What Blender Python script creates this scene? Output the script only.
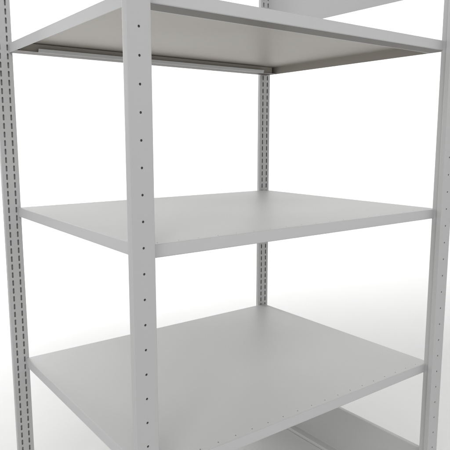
import bpy, bmesh, math
from mathutils import Vector

S = bpy.context.scene
COL = S.collection
for o in list(bpy.data.objects):
    bpy.data.objects.remove(o)

# ------------------------------------------------------------------ camera
FLOOR = -1.0                      # everything below is measured with z=0 at mid height; ZO lifts it on the floor
ZO = 1.0
cam_d = bpy.data.cameras.new("camera")
cam = bpy.data.objects.new("camera", cam_d)
COL.objects.link(cam)
cam_d.sensor_width = 36.0
cam_d.lens = 1.25385 * 36.0
cam_d.clip_start = 0.02
cam_d.clip_end = 2000.0
cam.location = (-0.51628, -0.95413, 0.23765 + ZO)
cam.rotation_euler = (math.radians(90.0 - 8.6636), 0.0, -math.radians(36.8418))
S.camera = cam
S.render.resolution_x = 1024
S.render.resolution_y = 1024

# ------------------------------------------------------------------ light
W = bpy.data.worlds.new("World")
S.world = W
W.use_nodes = True
bg = W.node_tree.nodes["Background"]
bg.inputs[0].default_value = (1.0, 1.0, 1.0, 1.0)
# fill light added all round, brighter at the horizon, evens upright and inner faces
_nt = W.node_tree
_tc = _nt.nodes.new("ShaderNodeTexCoord")
_sx = _nt.nodes.new("ShaderNodeSeparateXYZ")
_mr = _nt.nodes.new("ShaderNodeMapRange")
_mr.interpolation_type = 'SMOOTHSTEP'
_mr.inputs["From Min"].default_value = 0.0
_mr.inputs["From Max"].default_value = 0.8
_mr.inputs["To Min"].default_value = 0.95
_mr.inputs["To Max"].default_value = 0.45
_nt.links.new(_tc.outputs["Generated"], _sx.inputs[0])
_nt.links.new(_sx.outputs["Z"], _mr.inputs["Value"])
_nt.links.new(_mr.outputs["Result"], bg.inputs[1])
S.view_settings.view_transform = 'Standard'
S.view_settings.look = 'None'
S.view_settings.exposure = 0.0
S.view_settings.gamma = 1.0


AX = math.radians(36.84)                       # viewing direction on the floor


def on_floor(side, ahead, z):
    """a point given in metres to the right of and ahead of the photographer's feet"""
    return (-0.516 + side * math.cos(AX) + ahead * math.sin(AX),
            -0.954 - side * math.sin(AX) + ahead * math.cos(AX), z)


def area(name, loc, target, sx, sy, power, col=(1, 1, 1)):
    l = bpy.data.lights.new(name, 'AREA')
    l.shape = 'RECTANGLE'
    l.size = sx
    l.size_y = sy
    l.energy = power
    l.color = col
    o = bpy.data.objects.new(name, l)
    COL.objects.link(o)
    o.location = loc
    d = Vector(target) - Vector(loc)
    o.rotation_euler = d.to_track_quat('-Z', 'Y').to_euler()
    return o


area("key_softbox", (-2.6, -3.2, 4.6), (0.5, 0.4, 1.0), 2.4, 2.4, 95)
area("side_softbox", on_floor(-3.6, 5.8, 1.8), (0.5, 0.5, 0.7), 1.8, 1.8, 155)
area("backdrop_lamp", on_floor(0, 4.8, 4.4), on_floor(0, 8.0, 3.2), 9.0, 1.2, 300)


# ------------------------------------------------------------------ materials
def material(name, col, rough=0.4, spec=0.5, bump=0.0, bscale=400.0, var=0.0):
    m = bpy.data.materials.new(name)
    m.use_nodes = True
    nt = m.node_tree
    b = nt.nodes["Principled BSDF"]
    b.inputs["Base Color"].default_value = (*col, 1)
    b.inputs["Roughness"].default_value = rough
    b.inputs["Specular IOR Level"].default_value = spec
    tc = nt.nodes.new("ShaderNodeTexCoord")
    if var:
        n = nt.nodes.new("ShaderNodeTexNoise")
        n.inputs["Scale"].default_value = 3.0
        n.inputs["Detail"].default_value = 4.0
        nt.links.new(tc.outputs["Object"], n.inputs["Vector"])
        mr = nt.nodes.new("ShaderNodeMapRange")
        mr.inputs["To Min"].default_value = rough - var
        mr.inputs["To Max"].default_value = rough + var
        nt.links.new(n.outputs["Fac"], mr.inputs["Value"])
        nt.links.new(mr.outputs["Result"], b.inputs["Roughness"])
    if bump:
        n = nt.nodes.new("ShaderNodeTexNoise")
        n.inputs["Scale"].default_value = bscale
        n.inputs["Detail"].default_value = 2.0
        nt.links.new(tc.outputs["Object"], n.inputs["Vector"])
        bp = nt.nodes.new("ShaderNodeBump")
        bp.inputs["Strength"].default_value = bump
        bp.inputs["Distance"].default_value = 0.0004
        nt.links.new(n.outputs["Fac"], bp.inputs["Height"])
        nt.links.new(bp.outputs["Normal"], b.inputs["Normal"])
    return m


M_STEEL = material("light_grey_powder_coat", (0.49, 0.493, 0.49), 0.48, 0.5, 0.12, 500.0, 0.04)
M_FLOOR = material("white_floor", (0.775, 0.773, 0.770), 0.6, 0.3)
M_TOP = material("lit_grey_powder_coat", (0.535, 0.54, 0.538), 0.45, 0.5, 0.12, 500.0, 0.05)  # same coat as the posts, lightened to stand in for brighter light on shelves
M_SHADED = material("warm_grey_shaded_coat", (0.37, 0.345, 0.308), 0.45, 0.5, 0.1, 300.0, 0.05)  # shelf coat darkened and warmed: shade of the unlit inner faces, as colour
M_LIP_SHADE = material("dark_lip_shade", (0.09, 0.077, 0.064), 0.5, 0.5, 0.1, 300.0)  # shade below the shelf lips, painted as a dark strip


# ------------------------------------------------------------------ helpers
def link(name, bm, mat, parent=None, mods=()):
    bmesh.ops.recalc_face_normals(bm, faces=bm.faces[:])
    me = bpy.data.meshes.new(name)
    bm.to_mesh(me)
    bm.free()
    me.materials.append(mat)
    o = bpy.data.objects.new(name, me)
    COL.objects.link(o)
    if parent:
        o.parent = parent
    for kind, kw in mods:
        md = o.modifiers.new(kind.lower(), kind)
        for k, v in kw.items():
            setattr(md, k, v)
    return o


# ------------------------------------------------------------------ floor
bm = bmesh.new()
prof = [(-8.0, 0.0), (5.0, 0.0)]
for i in range(1, 33):
    t = math.pi / 2 * i / 32
    prof.append((5.0 + 3.0 * math.sin(t), 3.0 - 3.0 * math.cos(t)))
prof.append((8.0, 8.0))
vs = [[bm.verts.new(on_floor(sd, a_, z_)) for sd in (-9.0, 9.0)] for a_, z_ in prof]
for p_, q_ in zip(vs[:-1], vs[1:]):
    f_ = bm.faces.new([p_[0], p_[1], q_[1], q_[0]])
    f_.smooth = True
floor = link("floor", bm, M_FLOOR)
floor["kind"] = "structure"

# ------------------------------------------------------------------ shelving unit
unit = bpy.data.objects.new("shelving_unit", None)
COL.objects.link(unit)
unit.location = (0, 0, 0)
unit["label"] = "light grey powder-coated steel shelving unit with perforated posts and three large empty shelves in view"
unit["category"] = "shelving unit"

PITCH = 0.025
TOP = 2.0
PX = -0.015            # centre of the left posts
PW = 0.05              # post width
HOLE_Z = 0.0351        # height of the hole pattern (every 50 mm)
SLOT_Z = 0.0256


def ring(cx, cz, rx, rz, n, power=None):
    return [(cx + rx * math.cos(2 * math.pi * i / n), cz + rz * math.sin(2 * math.pi * i / n)) for i in range(n)]


def hole_cell(bm, V, u0, u1, z0, z1, pts):
    """rectangular cell with an opening; pts = opening outline, counter-clockwise from angle 0, len divisible by 4"""
    n = len(pts)
    cs = [V(u1, z0), V(u1, z1), V(u0, z1), V(u0, z0)]
    uc, zc = (u0 + u1) / 2, (z0 + z1) / 2
    hv = [V(*p) for p in pts]
    # corner sectors
    import bisect
    q = n // 4
    corners = [cs[1], cs[2], cs[3], cs[0]]
    for k in range(4):          # corner k sits in quadrant k (from angle 0)
        mid = k * q + q // 2
        nxt = ((k + 1) % 4) * q + q // 2
        idx = []
        i = mid
        while True:
            idx.append(i % n)
            if i % n == nxt % n:
                break
            i += 1
        face = [corners[k]] + [hv[i] for i in idx] + [corners[(k + 1) % 4]]
        bm.faces.new(face)


def slot_outline(uc, zc, w, h, n=4):
    r = w / 2
    pts = []
    for k in range(4):
        ccx = uc + (0 if k in (0, 3) else 0)
        ccz = zc + ((h / 2 - r) if k in (0, 1) else -(h / 2 - r))
        for i in range(n):
            a = math.pi / 2 * (k + (i + 0.5) / n)
            pts.append((ccx + r * math.cos(a), ccz + r * math.sin(a)))
    return pts


def make_post(inner_web):
    """hollow upright: outer face with one column of round holes, inner face with two columns of slots"""
    bm = bmesh.new()
    cache = {}

    def P(x, y, z):
        k = (round(x, 6), round(y, 6), round(z, 6))
        if k not in cache:
            cache[k] = bm.verts.new(k)
        return cache[k]

    d, r, hw = 0.0150, 0.0016, PW / 2
    y0, y1 = 0.0, d
    zs = [0.0]
    z = 0.0
    k = 0
    # row limits for the outer (hole) face and the inner (slot) face
    rows_h = []
    zc = HOLE_Z % 0.05
    while zc < TOP:
        rows_h.append(zc)
        zc += 0.05
    rows_s = []
    zc = SLOT_Z
    while zc < TOP - 0.012:
        rows_s.append(zc)
        zc += PITCH

    def solid(u0, u1, z0, z1, y):
        bm.faces.new([P(u0, y, z0), P(u1, y, z0), P(u1, y, z1), P(u0, y, z1)])

    # outer face -------------------------------------------------------
    hc = 0.006
    lim = [0.0]
    for zc in rows_h:
        for e in (zc - hc, zc + hc):
            if 0 < e < TOP:
                lim.append(e)
    lim.append(TOP)
    ua, ub = -hw + r, hw - r
    for a, b in zip(lim[:-1], lim[1:]):
        m = [zc for zc in rows_h if abs((a + b) / 2 - zc) < 1e-6]
        if m and inner_web:
            c = m[0]
            hole_cell(bm, lambda u, z: P(u, y0, z), -hc, hc, c - hc, c + hc,
                      [(0.0025 * math.cos(2 * math.pi * (i + .5) / 16), c + 0.0025 * math.sin(2 * math.pi * (i + .5) / 16)) for i in range(16)])
        else:
            solid(-hc, hc, a, b, y0)
        solid(ua, -hc, a, b, y0)
        solid(hc, ub, a, b, y0)
    outer_lim = lim

    # inner face -------------------------------------------------------
    lim = [0.0]
    for zc in rows_s:
        for e in (zc - 0.0115, zc + 0.0115):
            if 0 < e < TOP:
                lim.append(e)
    lim.append(TOP)
    cols = [ua, -0.0155, -0.0065, 0.0065, 0.0155, ub]
    for a, b in zip(lim[:-1], lim[1:]):
        m = [zc for zc in rows_s if abs((a + b) / 2 - zc) < 1e-6]
        for ci in range(5):
            if m and ci in (1, 3):
                c = m[0]
                uc = (cols[ci] + cols[ci + 1]) / 2
                hole_cell(bm, lambda u, z: P(u, y1, z), cols[ci], cols[ci + 1], c - 0.0115, c + 0.0115,
                          slot_outline(uc, c, 0.0050, 0.0175))
            else:
                solid(cols[ci], cols[ci + 1], a, b, y1)
    inner_lim = lim
    # unseen sheet added behind the perforations so the openings stay grey, not black
    for yy in ((0.0070,) if inner_web else ()) + (d - (0.0045 if inner_web else 0.0098),):
        bm.faces.new([P(-0.0205, yy, 0.001), P(0.0205, yy, 0.001), P(0.0205, yy, TOP - 0.001), P(-0.0205, yy, TOP - 0.001)])

    # rounded corners and sides ---------------------------------------
    def strip(x0, ya, x1, yb, l):
        for a, b in zip(l[:-1], l[1:]):
            bm.faces.new([P(x0, ya, a), P(x1, yb, a), P(x1, yb, b), P(x0, ya, b)])

    for s in (-1, 1):
        n = 4
        pts = [(s * (hw - r + r * math.sin(math.pi / 2 * i / n)), r - r * math.cos(math.pi / 2 * i / n)) for i in range(n + 1)]
        for i in range(n):
            strip(*pts[i], *pts[i + 1], outer_lim)
        pts2 = [(s * (hw - r + r * math.sin(math.pi / 2 * i / n)), d - r + r * math.cos(math.pi / 2 * i / n)) for i in range(n + 1)]
        for i in range(n):
            strip(*pts2[i], *pts2[i + 1], inner_lim)
        # flat side: one n-gon sharing both sets of row points
        xs = s * hw
        left = [P(xs, r, z) for z in outer_lim]
        right = [P(xs, d - r, z) for z in inner_lim]
        i = j = 0
        while i < len(left) - 1 or j < len(right) - 1:
            if j == len(right) - 1 or (i < len(left) - 1 and left[i + 1].co.z <= right[j + 1].co.z):
                bm.faces.new([left[i], left[i + 1], right[j]])
                i += 1
            else:
                bm.faces.new([left[i], right[j + 1], right[j]])
                j += 1
    # narrow rib behind the channel
    if inner_web:
        wv = []
        for z0, z1 in ((0.0, TOP),):
            h = 0.0145
            ye = 0.037
            y = d + 0.0003
            rr = 0.0015
            prof = [(-h, y)] + [(-h + rr - rr * math.cos(t), ye - rr + rr * math.sin(t)) for t in (0, .5, 1.07, math.pi / 2)] \
                 + [(h - rr + rr * math.sin(t), ye - rr + rr * math.cos(t)) for t in (0, .5, 1.07, math.pi / 2)] + [(h, y)]
            for (xa, yaa), (xb, ybb) in zip(prof[:-1], prof[1:]):
                bm.faces.new([P(xa, yaa, z0), P(xb, ybb, z0), P(xb, ybb, z1), P(xa, yaa, z1)])
    return bm


sol = [('SOLIDIFY', dict(thickness=0.0013, offset=-1.0))]
post_f = link("post", make_post(True), M_STEEL, unit, sol)
post_f.location = (PX, -0.031, 0)
post_r = link("post", make_post(False), M_STEEL, unit, sol)
post_r.location = (PX, 0.7992, 0)
post_r.rotation_euler = (0, 0, math.pi)
for src, dx in ((post_f, 1.0), (post_r, 1.0)):
    c = src.copy()
    COL.objects.link(c)
    c.parent = unit
    c.location.x = PX + dx


# shelf -----------------------------------------------------------------
SW, SD, SH = 0.9915, 0.7838, 0.0272


def make_shelf():
    bm = bmesh.new()
    cache = {}

    def P(x, y, z):
        k = (round(x, 6), round(y, 6), round(z, 6))
        if k not in cache:
            cache[k] = bm.verts.new(k)
        return cache[k]

    n = 19
    hc = 0.007
    cells = [0.0405 + 0.05 * i for i in range(n)]
    yh = 0.0145
    ya, yb = yh - hc, yh + hc
    xs = []
    for c in cells:
        xs += [c - hc, c + hc]
    # front strips with one row of round holes, near the front and near the rear edge
    def row(yc):
        a, b = yc - hc, yc + hc
        for c in cells:
            pts = [(c + 0.0017 * math.cos(2 * math.pi * (i + .5) / 16), yc + 0.0019 * math.sin(2 * math.pi * (i + .5) / 16)) for i in range(16)]
            hole_cell(bm, lambda u, v: P(u, v, 0), c - hc, c + hc, a, b, pts)
        for i in range(n - 1):
            bm.faces.new([P(cells[i] + hc, a, 0), P(cells[i + 1] - hc, a, 0), P(cells[i + 1] - hc, b, 0), P(cells[i] + hc, b, 0)])
        return a, b
    a0, b0 = row(yh)
    a1, b1 = SD - yh - hc, SD - yh + hc
    # border front, rear, middle
    x0, x1 = xs[0], xs[-1]
    bm.faces.new([P(0, 0, 0), P(SW, 0, 0), P(SW, a0, 0)] + [P(x, a0, 0) for x in xs[::-1]] + [P(0, a0, 0)])
    bm.faces.new([P(0, SD, 0), P(0, b1, 0), P(SW, b1, 0), P(SW, SD, 0)])
    bm.faces.new([P(0, a1, 0), P(SW, a1, 0), P(SW, b1, 0), P(0, b1, 0)])
    bm.faces.new([P(0, b0, 0)] + [P(x, b0, 0) for x in xs] + [P(SW, b0, 0), P(SW, a1, 0), P(0, a1, 0)])
    for a, b in ((a0, b0),):
        bm.faces.new([P(0, a, 0), P(x0, a, 0), P(x0, b, 0), P(0, b, 0)])
        bm.faces.new([P(x1, a, 0), P(SW, a, 0), P(SW, b, 0), P(x1, b, 0)])
    # turned down edges
    ys = [0, a0, b0, a1, b1, SD]
    e = 0.004
    for x in (0, SW):
        bm.faces.new([P(x, y, 0) for y in ys] + [P(x, SD, -SH), P(x, 0, -SH)])
    for y, s in ((0, 1), (SD, -1)):
        bm.faces.new([P(0, y, 0), P(SW, y, 0), P(SW, y, -SH), P(SW - e, y, -SH), P(e, y, -SH), P(0, y, -SH)])
        # return lip and short upturned hem
        yl = y + s * 0.058
        h0, h1 = 0.066, SW - 0.066
        bm.faces.new([P(e, y, -SH), P(SW - e, y, -SH), P(SW - e, yl, -SH), P(h1, yl, -SH), P(h0, yl, -SH), P(e, yl, -SH)])
        bm.faces.new([P(h0, yl, -SH), P(h1, yl, -SH), P(h1, yl + s * 0.004, -SH + 0.010), P(h0, yl + s * 0.004, -SH + 0.010)])
    return bm


mods = [('BEVEL', dict(width=0.0022, segments=3, limit_method='ANGLE', angle_limit=math.radians(40))),
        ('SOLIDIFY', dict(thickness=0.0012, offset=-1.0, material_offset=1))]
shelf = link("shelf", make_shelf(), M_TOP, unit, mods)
shelf.data.materials.append(M_SHADED)
shelf.location = (0, 0, 0.5132 + ZO)
def make_shade_strip():
    """flat dark strip standing in for the shade under a turned-in shelf lip"""
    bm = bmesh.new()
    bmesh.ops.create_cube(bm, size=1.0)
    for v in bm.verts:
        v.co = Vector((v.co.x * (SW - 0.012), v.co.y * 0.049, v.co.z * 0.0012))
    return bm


lip_strips = []
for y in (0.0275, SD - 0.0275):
    r = link("lip_shade_strip", make_shade_strip(), M_LIP_SHADE, shelf)
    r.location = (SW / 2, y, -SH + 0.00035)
    lip_strips.append(r)
for y in (0.0475, SD - 0.0475):  # upright plates added inside the lips to make the pocket's shadow shallower
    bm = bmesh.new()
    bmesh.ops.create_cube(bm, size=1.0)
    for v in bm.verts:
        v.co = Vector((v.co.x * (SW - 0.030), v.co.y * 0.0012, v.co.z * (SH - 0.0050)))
    r = link("lip_shade_strip", bm, M_SHADED, shelf)
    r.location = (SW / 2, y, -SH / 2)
    lip_strips.append(r)
for z in (0.0325, -0.4465, -0.9260):
    c = shelf.copy()
    COL.objects.link(c)
    c.parent = unit
    c.location.z = z + ZO
    for r in lip_strips:
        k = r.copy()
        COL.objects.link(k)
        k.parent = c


# side panels on the right-hand side, between the right posts ------------
def make_panel(h, lip_bottom, lip_top):
    """sheet in the YZ plane with a flange turned inwards"""
    bm = bmesh.new()
    y0, y1 = -0.012, 0.781
    V = lambda x, y, z: bm.verts.new((x, y, z))
    a, b, c, d = V(0, y0, 0), V(0, y1, 0), V(0, y1, h), V(0, y0, h)
    bm.faces.new([a, b, c, d])
    if lip_bottom:
        e, f = V(-0.028, y1, -0.002), V(-0.028, y0, -0.002)
        bm.faces.new([b, a, f, e])
        g, h_ = V(-0.030, y1, -0.0105), V(-0.030, y0, -0.0105)
        bm.faces.new([e, f, h_, g])
    if lip_top:
        e, f = V(0.012, y1, h), V(0.012, y0, h)
        bm.faces.new([c, d, f, e])
    return bm


pmods = [('BEVEL', dict(width=0.002, segments=3, limit_method='ANGLE', angle_limit=math.radians(40))),
         ('SOLIDIFY', dict(thickness=0.0012, offset=0.0))]
lower = link("side_panel", make_panel(0.1665, True, True), M_STEEL, unit, pmods)
lower.location = (0.9965, 0, -0.9130 + ZO)
upper = link("side_panel", make_panel(0.175, False, True), M_STEEL, unit, pmods)
upper.location = (0.9965, 0, 0.655 + ZO)

# ------------------------------------------------------------------ render
S.render.engine = 'CYCLES'
S.cycles.max_bounces = 10
S.cycles.diffuse_bounces = 6
